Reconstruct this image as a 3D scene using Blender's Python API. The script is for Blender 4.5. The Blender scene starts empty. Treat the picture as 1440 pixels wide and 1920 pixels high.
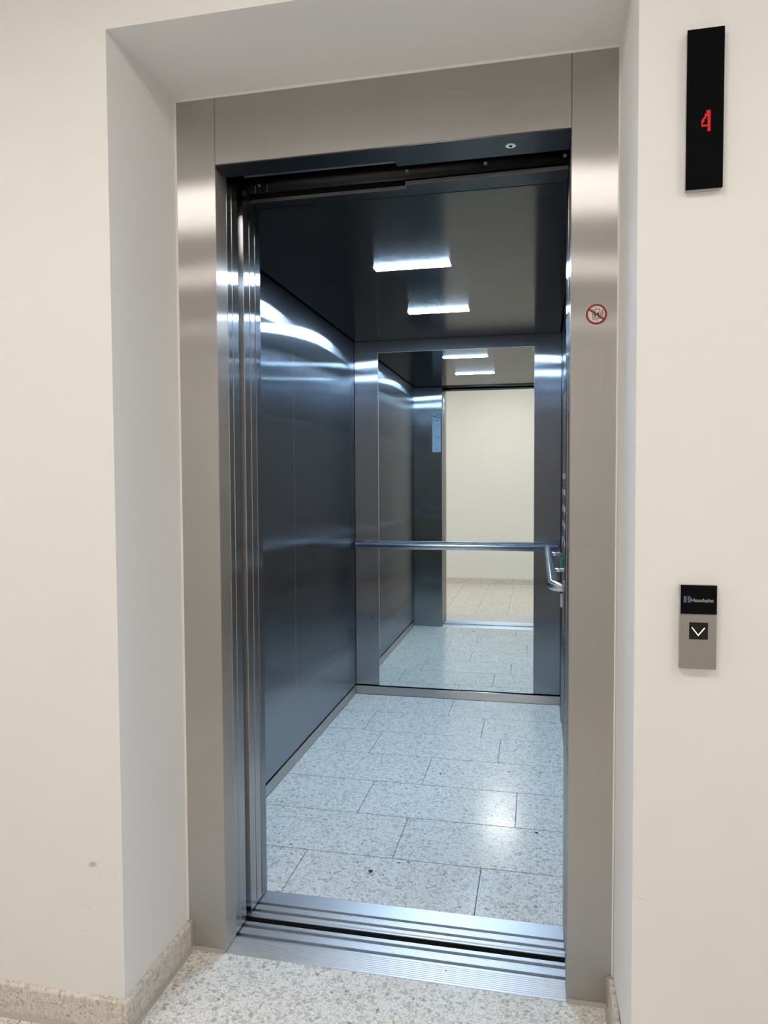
import bpy, bmesh, math, random
from mathutils import Vector, Matrix
random.seed(4)
SC = bpy.context.scene
COL = SC.collection

# ------------------------------------------------------------------ measures (metres)
W, H, ZT = .900, 2.1024, 2.279          # door opening, frame top
XA, XB = -.1113, 1.0082                 # recess sides
D = .308                                # recess depth
CL, CR, YB = -.2477, .9525, 2.3977      # car inside
ZC = 2.1095                             # car ceiling
CAM = (.8272, -1.7713, 1.2777)
HY = -2.428                             # opposite wall of the corridor
HZ = 2.56                               # corridor ceiling

# ------------------------------------------------------------------ node helpers
def mat(name):
    m = bpy.data.materials.new(name); m.use_nodes = True
    nt = m.node_tree; nt.nodes.clear()
    out = nt.nodes.new('ShaderNodeOutputMaterial'); b = nt.nodes.new('ShaderNodeBsdfPrincipled')
    nt.links.new(b.outputs[0], out.inputs[0])
    return m, nt, b
def N(nt, t, **k):
    n = nt.nodes.new(t)
    for a, v in k.items(): setattr(n, a, v)
    return n
def lk(nt, a, b): nt.links.new(a, b)
def math_(nt, op, a, b=None, c=None, clamp=False):
    n = N(nt, 'ShaderNodeMath', operation=op); n.use_clamp = clamp
    for i, v in enumerate((a, b, c)):
        if v is None: continue
        if isinstance(v, (int, float)): n.inputs[i].default_value = v
        else: lk(nt, v, n.inputs[i])
    return n.outputs[0]
def ramp(nt, f, stops, interp='LINEAR'):
    r = N(nt, 'ShaderNodeValToRGB'); r.color_ramp.interpolation = interp
    e = r.color_ramp.elements
    while len(e) < len(stops): e.new(.5)
    for i, (p, c) in enumerate(stops):
        e[i].position = p; e[i].color = (c, c, c, 1) if isinstance(c, (int, float)) else (*c, 1)
    lk(nt, f, r.inputs[0]); return r.outputs[0]
def mixc(nt, f, a, b):
    n = N(nt, 'ShaderNodeMix', data_type='RGBA')
    if isinstance(f, (int, float)): n.inputs[0].default_value = f
    else: lk(nt, f, n.inputs[0])
    for i, v in ((6, a), (7, b)):
        if isinstance(v, tuple): n.inputs[i].default_value = (*v, 1)
        else: lk(nt, v, n.inputs[i])
    return n.outputs[2]
def plain(name, col, rough=.5, metal=0., spec=.5, emit=None, strength=0, coat=0):
    m, nt, b = mat(name)
    b.inputs['Base Color'].default_value = (*col, 1); b.inputs['Roughness'].default_value = rough
    b.inputs['Metallic'].default_value = metal; b.inputs['Specular IOR Level'].default_value = spec
    b.inputs['Coat Weight'].default_value = coat
    if emit:
        b.inputs['Emission Color'].default_value = (*emit, 1); b.inputs['Emission Strength'].default_value = strength
    return m
def brushed(name, col, along=.03, across=.3, axis='z', var=.04, smudge=.05, haze=0):
    """brushed metal: grain runs along `axis`; along / across are the two microfacet widths"""
    m = bpy.data.materials.new(name); m.use_nodes = True
    nt = m.node_tree; nt.nodes.clear()
    out = nt.nodes.new('ShaderNodeOutputMaterial'); b = nt.nodes.new('ShaderNodeBsdfAnisotropic')
    b.distribution = 'BECKMANN'; lk(nt, b.outputs[0], out.inputs[0])
    geo = N(nt, 'ShaderNodeNewGeometry')
    cr = N(nt, 'ShaderNodeVectorMath', operation='CROSS_PRODUCT')
    lk(nt, geo.outputs['Normal'], cr.inputs[0])
    if axis in ('tx', 'ty'):                       # turned tubes: highlight runs along the tube
        cv = N(nt, 'ShaderNodeCombineXYZ'); cv.inputs[0 if axis == 'tx' else 1].default_value = 1
        lk(nt, cv.outputs[0], b.inputs['Tangent']); axis = 'z'
    else:
        cr.inputs[1].default_value = {'x': (1, 0, .001), 'y': (0, 1, .001), 'z': (.001, .001, 1)}[axis]
        lk(nt, cr.outputs[0], b.inputs['Tangent'])
    tc = N(nt, 'ShaderNodeTexCoord'); mp = N(nt, 'ShaderNodeMapping')
    s = {'x': (3, 900, 900), 'y': (900, 3, 900), 'z': (900, 900, 3)}[axis]
    mp.inputs['Scale'].default_value = s
    lk(nt, tc.outputs['Object'], mp.inputs[0])
    no = N(nt, 'ShaderNodeTexNoise'); no.inputs['Scale'].default_value = 1; no.inputs['Detail'].default_value = 2
    lk(nt, mp.outputs[0], no.inputs[0])
    sm = N(nt, 'ShaderNodeTexNoise'); sm.inputs['Scale'].default_value = 5; sm.inputs['Detail'].default_value = 4
    lk(nt, tc.outputs['Object'], sm.inputs[0])
    f = math_(nt, 'MULTIPLY_ADD', no.outputs[0], 2 * var, 1 - var)
    g = math_(nt, 'MULTIPLY_ADD', sm.outputs[0], 2 * smudge, 1 - smudge)
    fg = math_(nt, 'MULTIPLY', f, g)
    c = N(nt, 'ShaderNodeVectorMath', operation='SCALE'); c.inputs[0].default_value = col
    lk(nt, fg, c.inputs['Scale']); lk(nt, c.outputs[0], b.inputs['Color'])
    q = math.sqrt(along / across)                 # alpha_x = r*r/q, alpha_y = r*r*q
    rough = math.sqrt(math.sqrt(along * across))
    rr = math_(nt, 'MULTIPLY_ADD', sm.outputs[0], rough * .12, rough * .94)
    lk(nt, rr, b.inputs['Roughness'])
    b.inputs['Anisotropy'].default_value = -(1 - q)
    if haze:                                      # wide second lobe of the grain
        b2 = nt.nodes.new('ShaderNodeBsdfAnisotropic'); b2.distribution = 'GGX'
        for l in list(b.inputs['Tangent'].links) + list(b.inputs['Color'].links):
            lk(nt, l.from_socket, b2.inputs[l.to_socket.name])
        q2 = math.sqrt(.07 / .45)
        b2.inputs['Roughness'].default_value = math.sqrt(math.sqrt(.07 * .45)); b2.inputs['Anisotropy'].default_value = -(1 - q2)
        mx = nt.nodes.new('ShaderNodeMixShader'); mx.inputs[0].default_value = haze
        lk(nt, b.outputs[0], mx.inputs[1]); lk(nt, b2.outputs[0], mx.inputs[2]); lk(nt, mx.outputs[0], out.inputs[0])
    return m
def lacquer(name, col):
    """dark lacquered ceiling sheet, fine grain along x"""
    m, nt, b = mat(name)
    geo = N(nt, 'ShaderNodeNewGeometry')
    cr = N(nt, 'ShaderNodeVectorMath', operation='CROSS_PRODUCT')
    lk(nt, geo.outputs['Normal'], cr.inputs[0]); cr.inputs[1].default_value = (1, 0, .001)
    lk(nt, cr.outputs[0], b.inputs['Tangent'])
    b.inputs['Base Color'].default_value = (*col, 1); b.inputs['Roughness'].default_value = .20
    b.inputs['Anisotropic'].default_value = .9; b.inputs['IOR'].default_value = 1.46
    return m
def terrazzo(name, rough=.2, base=(.80, .77, .72), sc=1.0):
    m, nt, b = mat(name)
    tc = N(nt, 'ShaderNodeTexCoord')
    dn = N(nt, 'ShaderNodeTexNoise'); dn.inputs['Scale'].default_value = 90; dn.inputs['Detail'].default_value = 1
    lk(nt, tc.outputs['Object'], dn.inputs[0])
    dsub = N(nt, 'ShaderNodeVectorMath', operation='SUBTRACT'); lk(nt, dn.outputs['Color'], dsub.inputs[0]); dsub.inputs[1].default_value = (.5, .5, .5)
    dm = N(nt, 'ShaderNodeVectorMath', operation='SCALE'); lk(nt, dsub.outputs[0], dm.inputs[0]); dm.inputs['Scale'].default_value = .006
    ad = N(nt, 'ShaderNodeVectorMath', operation='ADD'); lk(nt, tc.outputs['Object'], ad.inputs[0]); lk(nt, dm.outputs[0], ad.inputs[1])
    col = mixc(nt, 0., base, base)
    mx = N(nt, 'ShaderNodeTexNoise'); mx.inputs['Scale'].default_value = 420; mx.inputs['Detail'].default_value = 2
    lk(nt, tc.outputs['Object'], mx.inputs[0])
    col = mixc(nt, ramp(nt, mx.outputs[0], [(.35, 0), (.75, 1)]), tuple(v * .94 for v in base), tuple(min(1, v * 1.04) for v in base))
    for scale, thr, ed, strength in ((290, .54, .09, .6), (165, .55, .08, .75), (88, .62, .06, .85)):
        v = N(nt, 'ShaderNodeTexVoronoi'); v.inputs['Scale'].default_value = scale * sc
        e = N(nt, 'ShaderNodeTexVoronoi', feature='DISTANCE_TO_EDGE'); e.inputs['Scale'].default_value = scale * sc
        lk(nt, ad.outputs[0], v.inputs['Vector']); lk(nt, ad.outputs[0], e.inputs['Vector'])
        sep = N(nt, 'ShaderNodeSeparateColor'); lk(nt, v.outputs['Color'], sep.inputs[0])
        pick = math_(nt, 'GREATER_THAN', sep.outputs[0], thr)
        edge = ramp(nt, e.outputs['Distance'], [(ed, 0), (ed + .03, 1)])
        f = math_(nt, 'MULTIPLY', math_(nt, 'MULTIPLY', pick, edge), strength)
        chip = ramp(nt, sep.outputs[1], [(0, (.27, .23, .18)), (.05, (.45, .405, .335)), (.5, (.57, .525, .45)), (1, (.72, .675, .60))])
        col = mixc(nt, f, col, chip)
    lk(nt, col, b.inputs['Base Color'])
    ws = N(nt, 'ShaderNodeTexNoise'); ws.inputs['Scale'].default_value = 7; ws.inputs['Detail'].default_value = 3
    lk(nt, tc.outputs['Object'], ws.inputs[0])
    lk(nt, math_(nt, 'MULTIPLY_ADD', ws.outputs[0], .10, rough - .05), b.inputs['Roughness'])
    bp = N(nt, 'ShaderNodeBump'); bp.inputs['Strength'].default_value = .03; bp.inputs['Distance'].default_value = .001
    lk(nt, mx.outputs[0], bp.inputs['Height']); lk(nt, bp.outputs[0], b.inputs['Normal'])
    b.inputs['Specular IOR Level'].default_value = .5
    return m
def paint(name, col, marks=()):
    m, nt, b = mat(name)
    tc = N(nt, 'ShaderNodeTexCoord')
    no = N(nt, 'ShaderNodeTexNoise'); no.inputs['Scale'].default_value = 900; no.inputs['Detail'].default_value = 3
    lk(nt, tc.outputs['Object'], no.inputs[0])
    lo = N(nt, 'ShaderNodeTexNoise'); lo.inputs['Scale'].default_value = 3.; lo.inputs['Detail'].default_value = 3
    lk(nt, tc.outputs['Object'], lo.inputs[0])
    c = mixc(nt, lo.outputs[0], tuple(v * .975 for v in col), tuple(min(1, v * 1.02) for v in col))
    if marks:
        sep = N(nt, 'ShaderNodeSeparateXYZ'); lk(nt, tc.outputs['Object'], sep.inputs[0])
        wn = N(nt, 'ShaderNodeTexNoise'); wn.inputs['Scale'].default_value = 230; wn.inputs['Detail'].default_value = 4
        lk(nt, tc.outputs['Object'], wn.inputs[0])
        for (x, z, rx, rz, ang, amt, mc) in marks:
            ca, sa = math.cos(ang), math.sin(ang)
            dx = math_(nt, 'SUBTRACT', sep.outputs[0], x); dz = math_(nt, 'SUBTRACT', sep.outputs[2], z)
            u = math_(nt, 'DIVIDE', math_(nt, 'ADD', math_(nt, 'MULTIPLY', dx, ca), math_(nt, 'MULTIPLY', dz, sa)), rx)
            v = math_(nt, 'DIVIDE', math_(nt, 'SUBTRACT', math_(nt, 'MULTIPLY', dz, ca), math_(nt, 'MULTIPLY', dx, sa)), rz)
            r = math_(nt, 'ADD', math_(nt, 'MULTIPLY', u, u), math_(nt, 'MULTIPLY', v, v))
            r = math_(nt, 'ADD', r, math_(nt, 'MULTIPLY_ADD', wn.outputs[0], 2.6, -1.35))
            f = math_(nt, 'MULTIPLY', ramp(nt, r, [(.25, 1), (1.0, 0)]), amt)
            c = mixc(nt, f, c, mc)
    lk(nt, c, b.inputs['Base Color'])
    b.inputs['Roughness'].default_value = .75; b.inputs['Specular IOR Level'].default_value = .25
    bp = N(nt, 'ShaderNodeBump'); bp.inputs['Strength'].default_value = .08; bp.inputs['Distance'].default_value = .0006
    lk(nt, no.outputs[0], bp.inputs['Height']); lk(nt, bp.outputs[0], b.inputs['Normal'])
    return m

WALL = (.885, .875, .85)
M = dict(
    wall=paint('wall_paint', WALL, [(-.188, .388, .0125, .0075, .25, .6, (.36, .34, .32)), (-.206, .285, .014, .0018, -.12, .25, (.5, .48, .45)),
                                    (-.170, .362, .002, .007, -.2, .25, (.5, .48, .45)), (-.128, .362, .0018, .009, .5, .22, (.5, .48, .45)),
                                    (1.032, .4525, .011, .0013, -.3, .4, (.5, .46, .42)), (-.21, .226, .0025, .0022, 0, .4, (.5, .44, .4))]),
    ceil=paint('ceiling_paint', (.89, .88, .86)),
    steel=brushed('brushed_stainless', (.57, .553, .53), .012, .8, 'z', .05, .07, .25),
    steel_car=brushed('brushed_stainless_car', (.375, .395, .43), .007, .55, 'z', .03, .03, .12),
    steel_door=brushed('brushed_stainless_door', (.55, .545, .545), .010, .4, 'z', .03, .02, .10),
    steel_top=lacquer('dark_ceiling_lacquer', (.010, .011, .011)),
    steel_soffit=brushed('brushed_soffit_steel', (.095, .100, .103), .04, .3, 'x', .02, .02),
    steel_kick=brushed('brushed_kick_steel', (.55, .535, .52), .03, .25, 'x', .04, .12),
    alu=brushed('ribbed_aluminium', (.70, .715, .75), .16, .5, 'x', .12, .05),
    tube=plain('satin_tube_steel', (.62, .63, .65), .25, 1.),
    rail_x=brushed('satin_rail_steel_rear', (.66, .67, .68), .02, .35, 'tx', .01, .02),
    rail_y=brushed('satin_rail_steel_side', (.66, .67, .68), .03, .30, 'ty', .01, .02),
    track=brushed('grey_track_steel', (.34, .33, .32), .1, .3, 'x', .02, .02),
    bolt=plain('dark_bolt', (.11, .11, .115), .25, 1.),
    wall_plain=paint('wall_paint_plain', WALL),
    chrome=plain('polished_steel', (.75, .75, .75), .15, 1.),
    dark=plain('dark_track_metal', (.03, .029, .028), .35, .8),
    black=plain('black_void', (.006, .006, .007), .8, 0, .1),
    dusty=plain('dusty_black', (.02, .02, .021), .7, 0, .2),
    terr=terrazzo('terrazzo_floor', .17, (.90, .862, .80)),
    terr_base=terrazzo('terrazzo_skirting', .3, (.79, .75, .69)),
    grout=plain('grout', (.13, .125, .115), .9),
    sili=plain('silicone', (.44, .415, .37), .5),
    caulk=plain('white_caulk', (.86, .84, .81), .6),
    mirror=plain('mirror_glass', (.86, .915, .885), .0, 1.),
    mirror_edge=plain('mirror_edge', (.72, .80, .78), .25),
    glass=plain('black_glass', (.003, .003, .004), .1, 0, .08),
    house=plain('grey_housing', (.42, .41, .40), .45),
    plate=brushed('satin_button_plate', (.40, .38, .355), .08, .3, 'z', .02, .08),
    btn=plain('dark_button', (.016, .014, .012), .3, 0, .2),
    white_lit=plain('lit_white', (1, 1, 1), .5, emit=(1, .98, .95), strength=.62),
    red_lit=plain('lit_red', (.08, .0, .0), .5, emit=(1, .015, .012), strength=.38),
    led=plain('led_diffuser', (.9, .9, .9), .5, emit=(.52, .745, 1.0), strength=204),
    lamp=plain('hall_lamp_diffuser', (.9, .9, .9), .5, emit=(1., .93, .872), strength=12.0),
    logo=plain('logo_blue', (.085, .14, .24), .5),
    logotext=plain('logo_grey', (.36, .38, .42), .5),
    red=plain('sign_red', (.32, .022, .02), .45),
    signw=plain('sign_white', (.78, .76, .70), .45),
    signk=plain('sign_black', (.02, .02, .02), .5),
    label=plain('pale_label', (.27, .33, .42), .45),
    labelw=plain('label_border', (.45, .52, .62), .45),
    labelk=plain('label_ink', (.05, .07, .10), .5),
    labelg=plain('label_grey_ink', (.20, .25, .32), .5),
    green=plain('green_button', (.02, .22, .10), .25),
    white=plain('white_plastic', (.75, .75, .73), .5),
    crumb=plain('dry_leaf', (.05, .042, .035), .9),
)

# ------------------------------------------------------------------ mesh helpers
class MB:
    def __init__(s, o=(0, 0, 0)): s.bm = bmesh.new(); s.mats = []; s.o = Vector(o)
    def mi(s, m):
        if m not in s.mats: s.mats.append(m)
        return s.mats.index(m)
    def box(s, x0, x1, y0, y1, z0, z1, m, bev=0, seg=1):
        r = bmesh.ops.create_cube(s.bm, size=1)
        vs = r['verts']
        for v in vs:
            v.co = Vector((x0 + (v.co.x + .5) * (x1 - x0), y0 + (v.co.y + .5) * (y1 - y0), z0 + (v.co.z + .5) * (z1 - z0))) - s.o
        fs = list({f for v in vs for f in v.link_faces}); i = s.mi(m)
        for f in fs: f.material_index = i
        if bev:
            es = list({e for v in vs for e in v.link_edges})
            rb = bmesh.ops.bevel(s.bm, geom=es, offset=bev, segments=seg, affect='EDGES', profile=.5)
            for f in rb['faces']: f.material_index = i
        return s
    def hexa(s, pts, m):
        """8 points: bottom ring then top ring"""
        v = [s.bm.verts.new(Vector(p) - s.o) for p in pts]; i = s.mi(m)
        for q in ((3, 2, 1, 0), (4, 5, 6, 7), (0, 1, 5, 4), (1, 2, 6, 5), (2, 3, 7, 6), (3, 0, 4, 7)):
            s.bm.faces.new([v[k] for k in q]).material_index = i
        return s
    def prism(s, pts, axis, a, b, m, smooth=False):
        """polygon extruded along axis from a to b; pts are the other two coordinates in order"""
        def mk(p, t):
            if axis == 'x': c = (t, p[0], p[1])
            elif axis == 'y': c = (p[0], t, p[1])
            else: c = (p[0], p[1], t)
            return s.bm.verts.new(Vector(c) - s.o)
        A = [mk(p, a) for p in pts]; B = [mk(p, b) for p in pts]; i = s.mi(m); n = len(pts)
        for L in (A, B[::-1]): s.bm.faces.new(L).material_index = i
        for k in range(n):
            f = s.bm.faces.new((A[k], B[k], B[(k + 1) % n], A[(k + 1) % n])); f.material_index = i; f.smooth = smooth
        return s
    def ring(s, cx, cz, r0, r1, ya, yb, m, n=48):
        i = s.mi(m); L = []
        for r, y in ((r0, ya), (r1, ya), (r1, yb), (r0, yb)):
            L.append([s.bm.verts.new(Vector((cx + r * math.cos(t * 2 * math.pi / n), y, cz + r * math.sin(t * 2 * math.pi / n))) - s.o) for t in range(n)])
        for a in range(4):
            for k in range(n):
                s.bm.faces.new((L[a][k], L[a][(k + 1) % n], L[(a + 1) % 4][(k + 1) % n], L[(a + 1) % 4][k])).material_index = i
        return s
    def tube(s, path, r, m, n=20, caps=True):
        i = s.mi(m); P = [Vector(p) for p in path]; rings = []
        t0 = (P[1] - P[0]).normalized(); ref = Vector((0, 0, 1)) if abs(t0.z) < .9 else Vector((1, 0, 0))
        for k, p in enumerate(P):
            t = ((P[min(k + 1, len(P) - 1)] - P[max(k - 1, 0)])).normalized()
            u = (ref - t * ref.dot(t)).normalized(); w = t.cross(u)
            rings.append([s.bm.verts.new(p + r * (math.cos(2 * math.pi * a / n) * u + math.sin(2 * math.pi * a / n) * w) - s.o) for a in range(n)])
        for a, b in zip(rings, rings[1:]):
            for k in range(n):
                f = s.bm.faces.new((a[k], a[(k + 1) % n], b[(k + 1) % n], b[k])); f.material_index = i; f.smooth = True
        if caps:
            for L in (rings[0][::-1], rings[-1]):
                s.bm.faces.new(L).material_index = i
        return s
    def cyl(s, c, axis, r, h, m, n=24):
        d = {'x': Vector((1, 0, 0)), 'y': Vector((0, 1, 0)), 'z': Vector((0, 0, 1))}[axis]
        return s.tube([Vector(c) - d * h / 2, Vector(c) + d * h / 2], r, m, n)
    def build(s, name, parent=None, loc=None):
        bmesh.ops.recalc_face_normals(s.bm, faces=s.bm.faces)
        me = bpy.data.meshes.new(name); s.bm.to_mesh(me); s.bm.free()
        for m in s.mats: me.materials.append(m)
        o = bpy.data.objects.new(name, me); COL.objects.link(o)
        if parent is not None: o.parent = parent
        else: o.location = s.o
        return o
def tag(o, label=None, cat=None, group=None, kind=None):
    for k, v in (('label', label), ('category', cat), ('group', group), ('kind', kind)):
        if v: o[k] = v
    return o
def thing(name, loc, label, cat, group=None):
    o = bpy.data.objects.new(name, None); o.empty_display_size = .1; o.location = loc; COL.objects.link(o)
    return tag(o, label, cat, group)
def struct(o): o['kind'] = 'structure'; return o
def arc(c, r, a0, a1, n=8):
    return [(c[0] + r * math.cos(a0 + (a1 - a0) * k / n), c[1] + r * math.sin(a0 + (a1 - a0) * k / n)) for k in range(n + 1)]

# ------------------------------------------------------------------ corridor shell
HX0, HX1 = -3.4, 4.4
m = MB()
m.hexa([(HX0, -D, -.05), (XA, -D, -.05), (XA, .0, -.05), (HX0, .0, -.05), (HX0, -D, HZ), (XA, -D, HZ), (XA, .0, HZ), (HX0, .0, HZ)], M['wall'])
m.hexa([(XB + .0055, -D, -.05), (HX1, -D, -.05), (HX1, .0, -.05), (XB + .001, .0, -.05), (XB, -D, HZ), (HX1, -D, HZ), (HX1, .0, HZ), (XB, .0, HZ)], M['wall'])
m.hexa([(XA, -D, ZT), (XB + .0006, -D, ZT), (XB + .0006, .0, ZT), (XA, .0, ZT), (XA, -D, HZ), (XB, -D, HZ), (XB, .0, HZ), (XA, .0, HZ)], M['wall'])
struct(m.build('wall_front'))
struct(MB().box(HX0, HX1, HY - .1, HY, -.05, HZ, M['wall_plain']).build('wall_back'))
struct(MB().box(HX0 - .1, HX0, HY, -D, -.05, HZ, M['wall_plain']).build('wall_left'))
struct(MB().box(HX1, HX1 + .1, HY, -D, -.05, HZ, M['wall_plain']).build('wall_right'))
struct(MB().box(HX0, HX1, HY, 0, HZ, HZ + .1, M['ceil']).build('ceiling'))
# floor: terrazzo slabs on a grout bed
m = MB()
m.box(HX0, HX1, HY, -.002, -.05, -.0015, M['grout'])
g = .0014
xs = [.2344 + .3045 * k for k in range(-12, 14)]
for a, b in zip(xs, xs[1:]):
    a2, b2 = max(a, HX0), min(b, HX1)
    if b2 - a2 < .02: continue
    m.box(a2 + g, b2 - g, HY, -.3435 - g, -.02, 0, M['terr'])
    if b2 <= XA + .05 or a2 >= XB - .05:
        m.box(a2 + g, b2 - g, -.3435 - g, -D, -.02, 0, M['terr'])
m.box(XA, XB, -.3435 + g, -.004, -.02, 0, M['terr'])
struct(m.build('floor'))

# skirting with a rounded top, plus silicone joints
def skirt_profile(t=.012, h=.0755, r=.008):
    return [(0, 0), (t, 0), (t, h - r)] + arc((t - r, h - r), r, 0, math.pi / 2, 5)[1:] + [(0, h)]
def skirting(name, axis, a, b, base, sgn, mt):
    pts = [(base + sgn * u, z) for u, z in skirt_profile()]
    return struct(MB().prism(pts, axis, a, b, mt).build(name))
skirting('baseboard_front_left', 'x', HX0, XA - .0008, -D, -1, M['terr_base'])
skirting('baseboard_reveal_left', 'y', -D - .0122, -.007, XA, 1, M['terr_base'])
skirting('baseboard_reveal_right', 'y', -D - .0122, -.007, XB + .001, -1, M['terr_base'])
skirting('baseboard_front_right', 'x', XB + .004, HX1, -D, -1, M['terr_base'])
skirting('baseboard_back', 'x', HX0, HX1, HY, 1, M['terr_base'])
m = MB()
def bead(axis, a, b, base, sgn, w=.009, h=.006):
    m.prism([(base, 0), (base + sgn * w, 0), (base + sgn * w * .4, h * .6), (base, h)], axis, a, b, M['sili'])
bead('x', HX0, XA + .006, -D - .0125, -1, .011)
bead('y', -D - .012, -.001, XA + .0122, 1, .010)
bead('y', -D - .012, -.001, XB - .011, -1, .008)
bead('x', XB, HX1, -D - .0125, -1, .011)
bead('x', XA + .012, -.0005, -.0002, -1, .0085, .007)
bead('x', W + .0005, XB - .012, -.0002, -1, .0085, .007)
m.prism([(XA + .0003, 0), (XA + .0165, 0), (XA + .0165, .068)] + arc((XA + .0085, .070), .008, 0, math.pi / 2, 5) + [(XA + .0003, .078)], 'y', -.0068, -.0003, M['sili'])
m.prism([(XB - .0003, 0), (XB - .0155, 0), (XB - .0155, .068)] + [(2 * (XB - .0075) - p, q) for p, q in arc((XB - .0075, .070), .008, 0, math.pi / 2, 5)] + [(XB - .0003, .078)], 'y', -.0068, -.0003, M['sili'])
struct(m.build('trim_1'))
m = MB()   # paint-filled joint between frame and reveals
m.prism([(-.0052, ZT), (-.0002, ZT), (-.0002, ZT - .0042)], 'x', XA, XB, M['caulk'])
m.prism([(XA, -.0052), (XA, -.0002), (XA + .0038, -.0002)], 'z', .078, ZT, M['caulk'])
m.prism([(XB, -.0052), (XB, -.0002), (XB - .0035, -.0002)], 'z', .078, ZT, M['caulk'])
struct(m.build('trim_2'))

# corridor lamps (overhead, outside the frame); end pair added to spread the light
for k, (lx, lab) in enumerate(((.42, 'rectangular white ceiling lamp over the corridor opposite the elevator'),
                               (-1.30, 'rectangular white ceiling lamp over the corridor, next one left of the elevator'),
                               (2.14, 'rectangular white ceiling lamp over the corridor, next one right of the elevator'),
                               (-3.02, 'added unseen rectangular ceiling lamp at the left end of the corridor'),
                               (3.86, 'added unseen rectangular ceiling lamp at the right end of the corridor'))):
    ly = -1.43; o = (lx, ly, HZ)
    t = thing('ceiling_lamp', o, lab, 'lamp', 'corridor ceiling lamps')
    MB(o).box(lx - .185, lx + .185, ly - .29, ly + .29, HZ - .022, HZ, M['white'], .004).build('housing', t)
    MB(o).box(lx - .17, lx + .17, ly - .275, ly + .275, HZ - .026, HZ - .0222, M['lamp'], .001).build('diffuser', t)

# ------------------------------------------------------------------ elevator door frame
fr = thing('elevator_door_frame', (W / 2, 0, 0), 'brushed stainless steel door frame around the open elevator, set in the white recess', 'door frame')
o = (W / 2, 0, 0)
FD = .0665
MB(o).box(XA, 0, 0, FD, .0005, ZT - .0005, M['steel'], .0012).build('jamb', fr)
MB(o).box(W, XB, 0, FD, .0005, ZT - .0005, M['steel'], .0012).build('jamb', fr)
h = MB(o).box(.0008, W - .0008, 0, FD, H + .003, ZT - .0005, M['steel'], .0012).build('header', fr)
so = MB(o).prism([(.0008, .0005), (W - .0008, .0005), (W - .0008, .1085), (.463, .1085), (.463, .1085), (.4605, .0770), (.0008, .0745)], 'z', H, H + .0028, M['steel_soffit']).build('soffit', fr)
kx, ky = .757, .0525
k = MB(o)
n = 28
k.tube([(kx, ky, H), (kx, ky, H - .0015)], .0135, M['house'], n)
k.tube([(kx, ky, H - .0015), (kx, ky, H - .0025)], .0120, M['chrome'], n)
k.tube([(kx, ky, H - .0026), (kx, ky, H - .0030)], .0042, M['black'], n)
k = k.build('lock_bushing', so)
MB(o).box(W, W + .05, FD + .002, .1385, .006, H + .02, M['steel_door'], .001).build('closing_post', fr)

# landing sill: ribbed front plate, two grooves, belongs to the landing
def extr(mb, prof, x0, x1, mt, zb):
    pts = [(y, z) for y, z in prof] + [(prof[-1][0], zb), (prof[0][0], zb)]
    mb.prism(pts, 'x', x0, x1, mt)
def ribs(y0, y1, n, z=.0005, hgt=.0016, w=.0015):
    p = [(y0, z)]
    st = (y1 - y0) / n
    for i in range(n):
        c = y0 + st * (i + .5)
        p += [(c - w, z), (c - w * .5, z + hgt), (c + w * .5, z + hgt), (c + w, z)]
    return p + [(y1, z)]
sl = thing('landing_sill', (W / 2, .07, 0), 'ribbed aluminium landing door sill with two grooves, nearest the corridor floor', 'sill')
o = (W / 2, .07, 0)
m = MB(o)
extr(m, [(-.003, -.004), (-.003, .0005), (-.0015, .0014), (.0005, .0014), (.001, .0005)] + ribs(.002, .067, 9)[1:], .0008, W - .0008, M['alu'], -.06)
m.build('front_plate', sl)
m = MB(o)
def grooved(m, y0, y1): m.box(-.45, W + .02, y0, y1, -.06, -.018, M['dark'])
extr(m, [(.067, .0005), (.0735, .0005), (.0735, -.018)], -.45, W + .02, M['alu'], -.06)
extr(m, ribs(.0865, .1155, 4, .0003, .0007, .0012), -.45, W + .02, M['alu'], -.06)
extr(m, ribs(.1285, .1425, 2, .0003, .0006, .001), -.45, W + .02, M['alu'], -.06)
m.build('guide_rail', sl)
m = MB(o); grooved(m, .0736, .0864); grooved(m, .1156, .1284)
m.box(-.45, W + .02, .1426, .144, -.2, -.003, M['dusty'])
m.build('groove_bottom', sl)

# landing door, slid open to the left
ld = thing('landing_door', (-.25, .1, 0), 'stainless landing door panels slid open behind the left door jamb', 'sliding door')
o = (-.25, .1, 0)
for a, b in ((.0695, .0975), (.1010, .1420)):
    p = MB(o).box(-.47, -.0005, a, b, .006, H + .012, M['steel_door'], .0012).build('door_panel', ld)
    MB(o).box(-.2, -.01, (a + b) / 2 - .004, (a + b) / 2 + .004, -.014, .007, M['black']).build('guide_shoe', p)
tr = MB(o)
tr.box(.045, .4600, .0795, .0900, H + .0015, H + .0040, M['track'])
MB((W / 2, 0, 0)).box(-.10, W + .1, .0668, .0690, H + .0032, ZT, M['black']).build('cavity_shade_sheet', fr)  # black sheet added behind the header as the cavity's shade
tr.box(-.47, W + .1, .100, .104, H + .03, H + .30, M['black'])  # black sheet standing in for shade above the opening
tr.build('hanger_track', ld)

# ------------------------------------------------------------------ elevator car
car = thing('elevator_car', ((CL + CR) / 2, 1.35, 0), 'open elevator car with brushed steel walls, pale terrazzo floor and rear mirror', 'elevator')
o = ((CL + CR) / 2, 1.35, 0)
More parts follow.
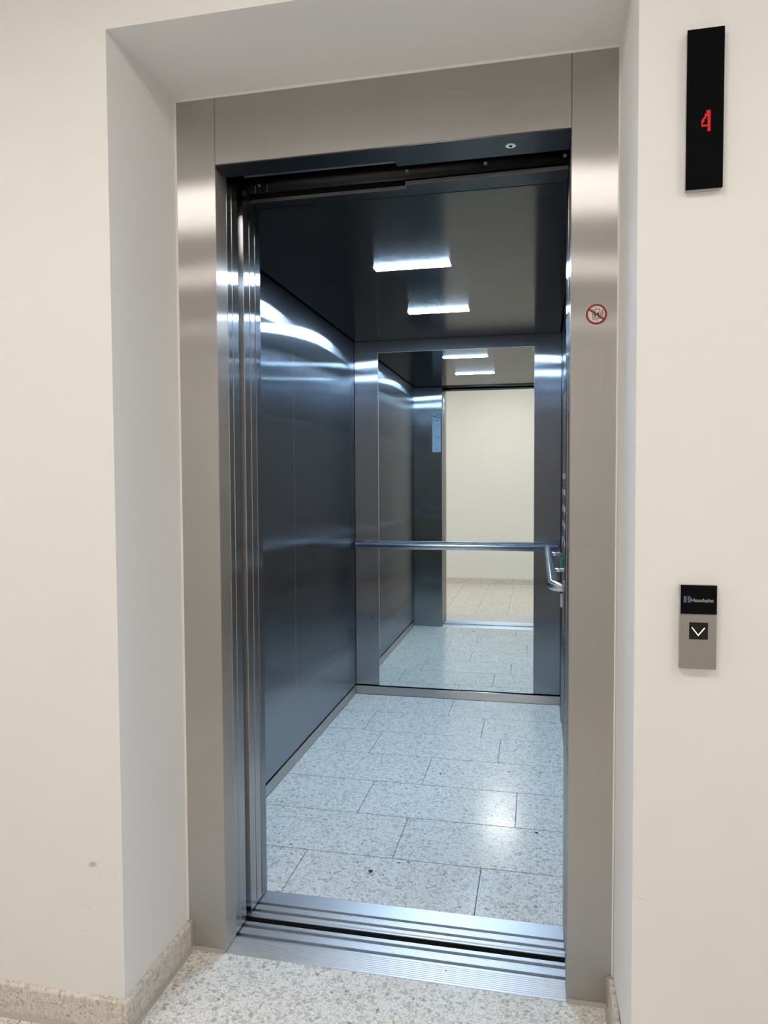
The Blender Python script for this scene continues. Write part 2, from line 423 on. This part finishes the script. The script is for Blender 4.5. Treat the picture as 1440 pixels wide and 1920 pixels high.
# floor tiles
m = MB(o)
m.box(CL - .01, CR + .01, .3015, YB + .01, -.06, -.0016, M['grout'])
J = [.0459, .347, .1464, .35, .0496, -.0513, .3487]
y0, T, L = .2654, .3044, .6009
for i in range(1, 8):
    ya = max(.302, y0 + T * (i - 1)); yb = min(y0 + T * i, YB)
    x = J[i - 1] - 2 * L
    while x < CR:
        a, b = max(x, CL), min(x + L, CR)
        if b - a > .005: m.box(a + .0014, b - .0014, ya + .0019, yb - .0019, -.02, 0, M['terr'], .0003)
        x += L
m.build('floor_tiles', car)
# sill of the car
m = MB(o)
extr(m, [(.170, -.006), (.170, -.002), (.175, -.002), (.1765, -.004), (.178, -.0005), (.178, .0005)] + ribs(.178, .1915, 2, .0005, .0006, .001)[1:], -.45, W + .03, M['alu'], -.07)
extr(m, ribs(.2040, .2280, 3, .0005, .0008, .0014), -.45, W + .03, M['alu'], -.07)
extr(m, ribs(.2400, .3015, 14, .0005, .0004, .0009), -.23, W + .03, M['alu'], -.07)
cs = m.build('sill', car)
m = MB(o)
for a, b in ((.1916, .2039), (.2281, .2399)): m.box(-.45, W + .03, a, b, -.07, -.018, M['dark'])
m.box(-.45, W + .03, .1685, .1699, -.2, -.004, M['dusty'])
m.build('sill_groove', cs)
# car door panels slid open, front returns and posts
for a, b in ((.1790, .2200), (.2245, .2615)):
    MB(o).box(-.46 if a < .2 else -.44, -.0005, a, b, .006, H + .012, M['steel_door'], .0012).build('door_panel', car)
MB(o).box(CL - .03, -.0002, .2655, .3050, .0016, H, M['steel_car'], .0012).build('front_return', car)
MB(o).box(W + .0002, CR + .03, .2655, .3050, .0016, H, M['steel_car'], .0012).build('front_return', car)
MB(o).box(W, W + .04, .180, .2605, .006, H + .012, M['steel_door'], .001).build('closing_post', car)
tm = MB(o).prism([(-.0002, .2584), (.4600, .2560), (.4640, .2290), (W + .0002, .2240), (W + .0002, .3040), (-.0002, .3040)], 'z', H, H + .0095, M['steel_soffit']).build('transom', car)
lp = MB(o).prism([(-.0002, .2566), (.4585, .2542), (.4627, .2272), (W + .0002, .2222), (W + .0002, .2238), (.4641, .2288), (.4601, .2558), (-.0002, .2582)], 'z', H + .0002, H + .0098, M['track']).build('front_lip', tm)
MB(o).tube([(.4665, .2400, H + .001), (.4665, .2400, H - .001)], .002, M['black'], 12).build('screw', tm)
# door operator above the opening: dark rounded beam, bolts, black sheets for the cavity's shade
op = MB(o)
op.tube([(-.46, .2200, H + .035), (W + .06, .2200, H + .035)], .022, M['dark'], 32)
op.box(-.46, W + .06, .2440, .2500, H + .011, H + .30, M['black'])
op.box(-.46, W + .06, .17, .25, H + .28, H + .30, M['black'])
op = op.build('door_operator', car)
for bx in (.0543, .4772, .6868, .890):
    b = MB(o); c = Vector((bx, .172, H + .0150))
    b.tube([c + Vector((0, .026, .012)), c], .0032, M['dark'], 12)
    b.tube([c, c + Vector((0, -.003, -.003))], .0052, M['bolt'], 6)
    b.build('bolt', op)
for bx, hh in ((.032, .05), (.068, .045)):
    MB(o).tube([(bx, .196, H + .004), (bx, .194, H + .012 + hh)], .0018, M['bolt'], 10).build('bracket', op)

# wall panels: bottom gap above the skirting plate
ZB, ZW = .0595, 2.150
SEAM = 1.3105
def wallpanel(x0, x1, ya, yb, nm='wall_panel'): return MB(o).box(x0, x1, ya, yb, ZB, ZW, M['steel_car'], .0010).build(nm, car)
wallpanel(CL - .02, CL, .3055, SEAM - .0012); wallpanel(CL - .02, CL, SEAM + .0012, YB - .0015)
wallpanel(CR, CR + .02, .3055, SEAM - .0012); wallpanel(CR, CR + .02, SEAM + .0012, YB - .0015)
MB(o).box(CL + .0015, CR - .0015, YB + .002, YB + .022, ZB, ZW, M['steel_car'], .001).build('wall_panel', car)
for xx in (CL - .010, CR + .0006):
    MB(o).box(xx, xx + .0094, SEAM - .0010, SEAM + .0010, ZB, ZW, M['chrome']).build('seam_glint_strip', car)  # bright strip added for the glint of the bevelled seam edges
# skirting plates + black backing that paints the shade in the gaps
for a in ((CL - .02, CL + .0005, .3055, YB - .001), (CR - .0005, CR + .02, .3055, YB - .001), (CL, CR, YB, YB + .02)):
    MB(o).box(*a, .0008, .0502, M['steel_kick'], .0006).build('kick_plate', car)
m = MB(o)
m.box(CL - .04, CL - .022, .306, YB + .04, .0, 2.24, M['black'])
m.box(CR + .022, CR + .04, .306, YB + .04, .0, 2.24, M['black'])
m.box(CL - .04, CR + .04, YB + .024, YB + .04, .0, 2.24, M['black'])
m.box(CL - .04, CR + .04, .30, YB + .04, 2.20, 2.24, M['black'])
m.box(CL - .04, CR + .04, .2655, .304, H + .012, 2.24, M['black'])
m.build('gap_shade_backing', car)
# ceiling
cp = MB(o).box(CL + .012, CR - .012, .3275, YB - .005, ZC, ZC + .012, M['steel_top'], .0008).build('ceiling_panel', car)
for ya, yb in ((.974, 1.021), (1.719, 1.766)):
    l = MB(o).box(.1975, .4965, ya - .003, yb + .003, ZC - .0012, ZC + .002, M['house'], .0004).build('light_strip', cp)
    l.parent = car
    d = MB(o).box(.2005, .4935, ya, yb, ZC - .0035, ZC - .0011, M['led'], .0006).build('diffuser', l)
MB(o).tube([(.78, 2.25, ZC), (.78, 2.25, ZC - .002)], .003, M['dark'], 12).build('screw', cp)
# mirror
mr = MB(o).box(-.1012, .8013, YB, YB + .004, .0595, 2.0395, M['mirror']).build('mirror', car)
m = MB(o)
for a in ((-.1024, -.1012, .0583, 2.0407), (.8013, .8025, .0583, 2.0407), (-.1012, .8013, 2.0395, 2.0407), (-.1012, .8013, .0583, .0595)):
    m.box(a[0], a[1], YB + .0002, YB + .004, a[2], a[3], M['mirror_edge'])
m.build('polished_edge', mr)
# hand rails
ZR, RR = .9058, .0192
r = MB(o).tube([(-.2235, YB - .075, ZR), (.9350, YB - .075, ZR)], RR, M['rail_x'], 28).build('handrail', car)
for bx in (-.18, .35, .86):
    b = MB(o)
    b.tube([(bx, YB - .060, ZR), (bx, YB + .001, ZR)], .008, M['tube'], 16)
    b.tube([(bx, YB - .004, ZR), (bx, YB + .002, ZR)], .016, M['tube'], 24)
    b.build('bracket', r)
xr = .8790; rb = .030
ya, yb = .8420, 2.0100
path = [(CR - .001, ya, ZR)] + [(xr + rb + p, ya + rb + q, ZR) for p, q in arc((0, 0), rb, -math.pi / 2, -math.pi, 8)] + [(xr, 2.296, ZR)]
r = MB(o).tube(path, RR, M['rail_y'], 28).build('handrail', car)
for by, br in ((1.32, .0085), (2.01, .0105)):
    MB(o).tube([(xr, by, ZR), (CR - .001, by, ZR)], br, M['tube'], 16).build('bracket', r)

# control panel on the right wall (seen edge-on)
pa, pb, px = 1.17, 1.66, .9380
cpn = MB(o).box(px, CR, pa, pb, .60, 2.055, M['steel_kick'], .002).build('control_panel', car)
MB(o).box(px - .0015, px + .001, pa + .03, pb - .03, 1.67, 2.035, M['glass'], .0005).build('display', cpn)
zz = [1.30, 1.23, 1.16, 1.09, 1.02]
for q, z in enumerate(zz):
    for yy in (1.30, 1.52):
        b = MB(o).box(px - .0035, px, yy - .022, yy + .022, z - .022, z + .022, M['chrome'], .002, 2).build('button', cpn)
        MB(o).box(px - .0045, px - .003, yy - .012, yy + .012, z - .012, z + .012, M['white'], .0004).build('button_symbol', b)
b = MB(o).box(.9275, px, 1.605, 1.645, .868, .928, M['green'], .004, 3).build('exit_button', cpn); b['label'] = 'green raised button'
MB(o).box(.9260, .9278, 1.615, 1.635, .884, .912, M['chrome'], .0006).build('button_symbol', b)
MB(o).box(.9275, px, 1.565, 1.600, .705, .765, M['white'], .004, 3).build('intercom_button', cpn)
for z in (1.012, .975, .835, .79):
    MB(o).box(.9330, px, 1.57, 1.615, z - .016, z + .016, M['chrome'], .002, 2).build('button', cpn)
for z in (1.60, .63):
    MB(o).tube([(px, 1.60, z), (px - .002, 1.60, z)], .004, M['dark'], 12).build('screw', cpn)

# ------------------------------------------------------------------ things fixed on the walls
# inspection label inside the car (front return, faces the mirror)
ob = (-.047, .3052, 1.70)
nt = thing('inspection_label', ob, 'pale blue label with dark round emblem inside the elevator, seen in the mirror', 'label')
def yb_(m, x0, x1, z0, z1, d, mt): m.box(x0, x1, .3051, .3051 + d, z0, z1, mt)
m = MB(ob); yb_(m, -.083, -.011, 1.540, 1.871, .0006, M['label'])
m.build('sheet', nt)
m = MB(ob)
for x0, x1, z0, z1 in ((-.083, -.081, 1.54, 1.80), (-.013, -.011, 1.54, 1.80), (-.083, -.011, 1.54, 1.5425), (-.081, -.015, 1.795, 1.7985), (-.081, -.060, 1.823, 1.826)):
    yb_(m, x0, x1, z0, z1, .0009, M['labelw'])
m.build('border', nt)
m = MB(ob)
C0 = (-.031, 1.8505)
pts = arc(C0, .0185, math.radians(35), math.radians(325), 22) + arc(C0, .0125, math.radians(325), math.radians(35), 22)
m.prism(pts, 'y', .3051, .3062, M['labelk'])
m.ring(C0[0], C0[1], .0015, .006, .3051, .3060, M['labelg'], 16)
yb_(m, -.073, -.058, 1.842, 1.857, .0010, M['labelk']); yb_(m, -.058, -.053, 1.846, 1.853, .0010, M['labelk'])
m.build('emblem', nt)
for x0, x1, z in ((-.068, -.022, 1.812), (-.062, -.022, 1.807), (-.048, -.022, 1.676), (-.058, -.022, 1.667), (-.045, -.022, 1.658), (-.065, -.022, 1.643), (-.05, -.022, 1.638),
                  (-.06, -.022, 1.762), (-.045, -.022, 1.753), (-.035, -.022, 1.744), (-.068, -.022, 1.577), (-.068, -.026, 1.569), (-.064, -.022, 1.559), (-.066, -.022, 1.552)):
    m = MB(ob); yb_(m, x0, x1, z - .0016, z + .0016, .0009, M['labelk'] if z in (1.676, 1.667, 1.658, 1.812) else M['labelg'])
    m.build('printed_line', nt)

# no-use-in-fire sign on the right jamb
SX, SZ, SR = .9585, 1.6693, .0256
ob = (SX, 0, SZ)
sg = thing('prohibition_sign', ob, 'round red and white prohibition sign stuck on the right steel jamb', 'sign')
def disc(m, r, y0, y1, mt, n=56): m.prism([(SX + r * math.cos(2 * math.pi * k / n), SZ + r * math.sin(2 * math.pi * k / n)) for k in range(n)], 'y', y0, y1, mt)
m = MB(ob); disc(m, SR, -.0006, -.0001, M['signw']); m.build('disc', sg)
m = MB(ob); m.ring(SX, SZ, .0192, .0244, -.0010, -.0005, M['red'], 56); m.build('ring', sg)
def P(u, v): return (SX + (u - 700) * .0001045, SZ - (v - 592) * .0001045)
def stroke(m, a, b, w, y0, y1, mt):
    a, b = Vector(P(*a)), Vector(P(*b)); d = (b - a).normalized(); nn = Vector((-d.y, d.x)) * w * .0001045 / 2
    m.prism([tuple(a + nn), tuple(b + nn), tuple(b - nn), tuple(a - nn)], 'y', y0, y1, mt)
m = MB(ob)
c4 = [(612, 505), (768, 478), (795, 682), (628, 708)]
for a, b in zip(c4, c4[1:] + c4[:1]): stroke(m, a, b, 12, -.0009, -.0005, M['signk'])
stroke(m, (683, 436), (689, 492), 10, -.0009, -.0005, M['signk']); stroke(m, (704, 700), (716, 762), 10, -.0009, -.0005, M['signk'])
m.prism([P(*q) for q in ((676, 470), (702, 468), (690, 492))], 'y', -.0009, -.0005, M['signk'])
for hx, hz, s in ((664, 530, 1.), (736, 548, .92)):
    m.prism([P(hx + 11 * s * math.cos(a * .6283), hz + 12 * s * math.sin(a * .6283)) for a in range(10)], 'y', -.0010, -.0005, M['signk'])
    m.prism([P(hx + a * s, hz + b * s) for a, b in ((-16, 16), (18, 12), (28, 70), (14, 74), (20, 140), (-2, 144), (-10, 78), (-22, 80))], 'y', -.0010, -.0005, M['signk'])
for k in range(3):
    dy = 58 * k - k * 6
    stroke(m, (804, 512 + dy), (838, 490 + dy), 13, -.0009, -.0005, M['signk'])
    stroke(m, (822, 536 + dy), (860, 508 + dy), 13, -.0009, -.0005, M['signk'])
m.build('pictogram', sg)
m = MB(ob); stroke(m, (548, 482), (852, 702), 44, -.0013, -.0005, M['red']); m.build('diagonal_bar', sg)

# floor indicator, upper right
YW = -D; TH = .014
ob = (1.1247, YW, 1.963)
fi = thing('floor_indicator', ob, 'tall black glass floor indicator with a red number 4, high on the right wall', 'floor display')
X0, X1, Z0, Z1 = 1.0925, 1.1570, 1.8178, 2.1086
MB(ob).box(X0 + .0006, X1 - .0012, YW - TH + .0025, YW, Z0 - .0002, Z1 - .0006, M['house'], .0006).build('housing', fi)
MB(ob).box(X0, X1, YW - TH, YW - TH + .0024, Z0 + .0006, Z1, M['glass'], .0004).build('glass_panel', fi)
m = MB(ob)
px2m = .0645 / 70.1 / 5.33
cx0 = 1.1191 - .0002; zt = 1.9602
cols = [(400, ((1082, 1158),)), (415.5, ((1062, 1112), (1138, 1158))), (431, ((1028, 1082), (1138, 1158))), (446.5, ((997, 1058), (1138, 1158))), (462, ((995, 1208),)), (477.5, ((995, 1208),))]
for u, segs in cols:
    for a, b in segs:
        v = a
        while v < b - 3:
            e = min(v + 15.2, b)
            m.box(cx0 + (u - 400) * .0157 / 93, cx0 + (u - 400 + 13.5) * .0157 / 93, YW - TH - .0004, YW - TH + .0001,
                  zt - (e - 1.0 - 995) * .0385 / 213, zt - (v - 995) * .0385 / 213, M['red_lit'])
            v += 15.2
m.build('digit', fi)

# call panel
ob = (1.1249, YW, .9995)
cpl = thing('call_panel', ob, 'elevator call panel with lit down arrow button, on the right wall below the display', 'call button')
X0, X1 = 1.0922, 1.1577
MB(ob).box(X0 + .0004, X1 - .0004, YW - TH + .002, YW, .9195, 1.0795, M['house'], .0005).build('housing', cpl)
f = MB(ob).box(X0, X1, YW - TH, YW - TH + .002, .9193, 1.0237, M['plate'], .0004).build('face_plate', cpl)
gl = MB(ob).box(X0 + .001, X1, YW - TH - .0002, YW - TH + .002, 1.0248, 1.0797, M['glass'], .0004).build('glass_plate', cpl)
bt = MB(ob).box(1.1088, 1.1425, YW - TH - .0008, YW - TH + .001, .9760, 1.0087, M['btn'], .0008, 2).build('button', cpl)
m = MB(ob)
def st2(a, b, w):
    a, b = Vector(a), Vector(b); d = (b - a).normalized(); nn = Vector((-d.y, d.x)) * w / 2; e = d * w * .35
    m.prism([tuple(a - e + nn), tuple(b + e + nn), tuple(b + e - nn), tuple(a - e - nn)], 'y', YW - TH - .0012, YW - TH - .0006, M['white_lit'])
st2((1.1138, .9988), (1.1250, .9842), .0016); st2((1.1250, .9842), (1.1362, .9985), .0016)
m.build('down_arrow', bt)
m = MB(ob)
ex, ez, es = 1.0985, 1.0465, .0120
def E_(pts): m.prism([(ex + u * es, ez + v * es) for u, v in pts], 'y', YW - TH - .0006, YW - TH - .0001, M['logo'])
E_([(0, 0), (.40, 0), (.40, .36), (.34, .36), (.34, .44), (.34, .62), (.40, .74), (.40, 1), (0, 1)])
E_([(1, 0), (.60, 0), (.60, .36), (.66, .36), (.66, .44), (.66, .62), (.60, .74), (.60, 1), (1, 1)])
E_([(.335, .44), (.5, .54), (.665, .44), (.665, .62), (.335, .62)])
m.build('emblem', gl)
cu = bpy.data.curves.new('text', 'FONT'); cu.body = 'Haushahn'; cu.size = .0098; cu.extrude = .0003; cu.offset = .00018; cu.space_character = 1.06
to = bpy.data.objects.new('text', cu); COL.objects.link(to)
bpy.context.view_layer.update()
dg = bpy.context.evaluated_depsgraph_get()
me = bpy.data.meshes.new_from_object(to.evaluated_get(dg))
bpy.data.objects.remove(to)
x0 = min(v.co.x for v in me.vertices); x1 = max(v.co.x for v in me.vertices)
s = (1.1513 - 1.1118) / (x1 - x0)
for v in me.vertices:
    c = v.co.copy(); v.co = Vector((1.1118 + (c.x - x0) * s, YW - TH - .0004 - c.z, 1.0478 + c.y * s * 1.0)) - Vector(ob)
me.materials.clear(); me.materials.append(M['logotext'])
lt = bpy.data.objects.new('lettering', me); COL.objects.link(lt); lt.parent = gl

# ------------------------------------------------------------------ crumbs of dirt
def crumb(x, y, z, r, fx, label):
    bm = bmesh.new(); bmesh.ops.create_icosphere(bm, subdivisions=2, radius=1)
    for v in bm.verts:
        k = random.uniform(.6, 1.25)
        v.co = Vector((v.co.x * r * fx * k, v.co.y * r * k, max(v.co.z, -.6) * r * .35 * k))
    lo = min(v.co.z for v in bm.verts)
    for v in bm.verts: v.co.z -= lo
    me = bpy.data.meshes.new('dirt_crumb'); bm.to_mesh(me); bm.free(); me.materials.append(M['crumb'])
    ob = bpy.data.objects.new('dirt_crumb', me); ob.location = (x, y, z); COL.objects.link(ob)
    return tag(ob, label, 'dirt', 'crumbs of dirt on the elevator floor')
crumb(.2927, .476, .0001, .0072, 1.0, 'largest dark leaf crumb, on the front row of elevator floor tiles')
crumb(.8257, .8481, .0001, .0050, 1.3, 'dark crumb on the right of the elevator floor, just below the bright reflection')
crumb(-.0213, .5918, .0001, .0036, .9, 'small dark speck near the left door edge, just above the first cross joint')
crumb(.3756, .5473, .0001, .0026, 1.8, 'thin dark speck right behind the largest leaf crumb, close to the cross joint')
crumb(.3199, .5223, .0001, .0022, 1., 'tiny dark speck between the largest leaf crumb and the cross joint')
crumb(.6773, .3445, .0001, .0028, 1., 'tiny dark speck beside the car sill, right of the front tile joint')
crumb(.4140, 1.3056, .0001, .0042, 1.3, 'small dark speck in the middle of the elevator floor')
crumb(.7248, 1.6578, .0001, .0040, 1., 'right one of two small specks near the mirror')
crumb(.6827, 1.6924, .0001, .0036, 1., 'left one of two small specks near the mirror')
crumb(.7035, 1.3879, .0001, .0036, 1.2, 'small dark speck one tile row in front of the two specks near the mirror')
crumb(.5961, .0455, .0017, .0024, 1., 'dark speck on the ribbed front plate of the landing sill')

# ------------------------------------------------------------------ camera, world, view
cd = bpy.data.cameras.new('camera'); co = bpy.data.objects.new('camera', cd); COL.objects.link(co)
cd.sensor_fit = 'HORIZONTAL'; cd.sensor_width = 36; cd.lens = 1346.73 / 1440 * 36
cd.clip_start = .02
yaw, pitch, roll = .2119, -.0415, .0046
fwd = Vector((-math.sin(yaw) * math.cos(pitch), math.cos(yaw) * math.cos(pitch), math.sin(pitch)))
right = Vector((math.cos(yaw), math.sin(yaw), 0)); down = fwd.cross(right)
r2 = math.cos(roll) * right + math.sin(roll) * down; d2 = -math.sin(roll) * right + math.cos(roll) * down
R = Matrix((r2, -d2, -fwd)).transposed().to_4x4()
co.matrix_world = Matrix.Translation(CAM) @ R
SC.camera = co
w = bpy.data.worlds.new('world'); SC.world = w; w.use_nodes = True
w.node_tree.nodes['Background'].inputs[0].default_value = (0, 0, 0, 1)
w.node_tree.nodes['Background'].inputs[1].default_value = 0
SC.view_settings.view_transform = 'Standard'
SC.view_settings.look = 'None'
SC.view_settings.gamma = 1
SC.view_settings.use_curve_mapping = False
SC.view_settings.exposure = 0.62
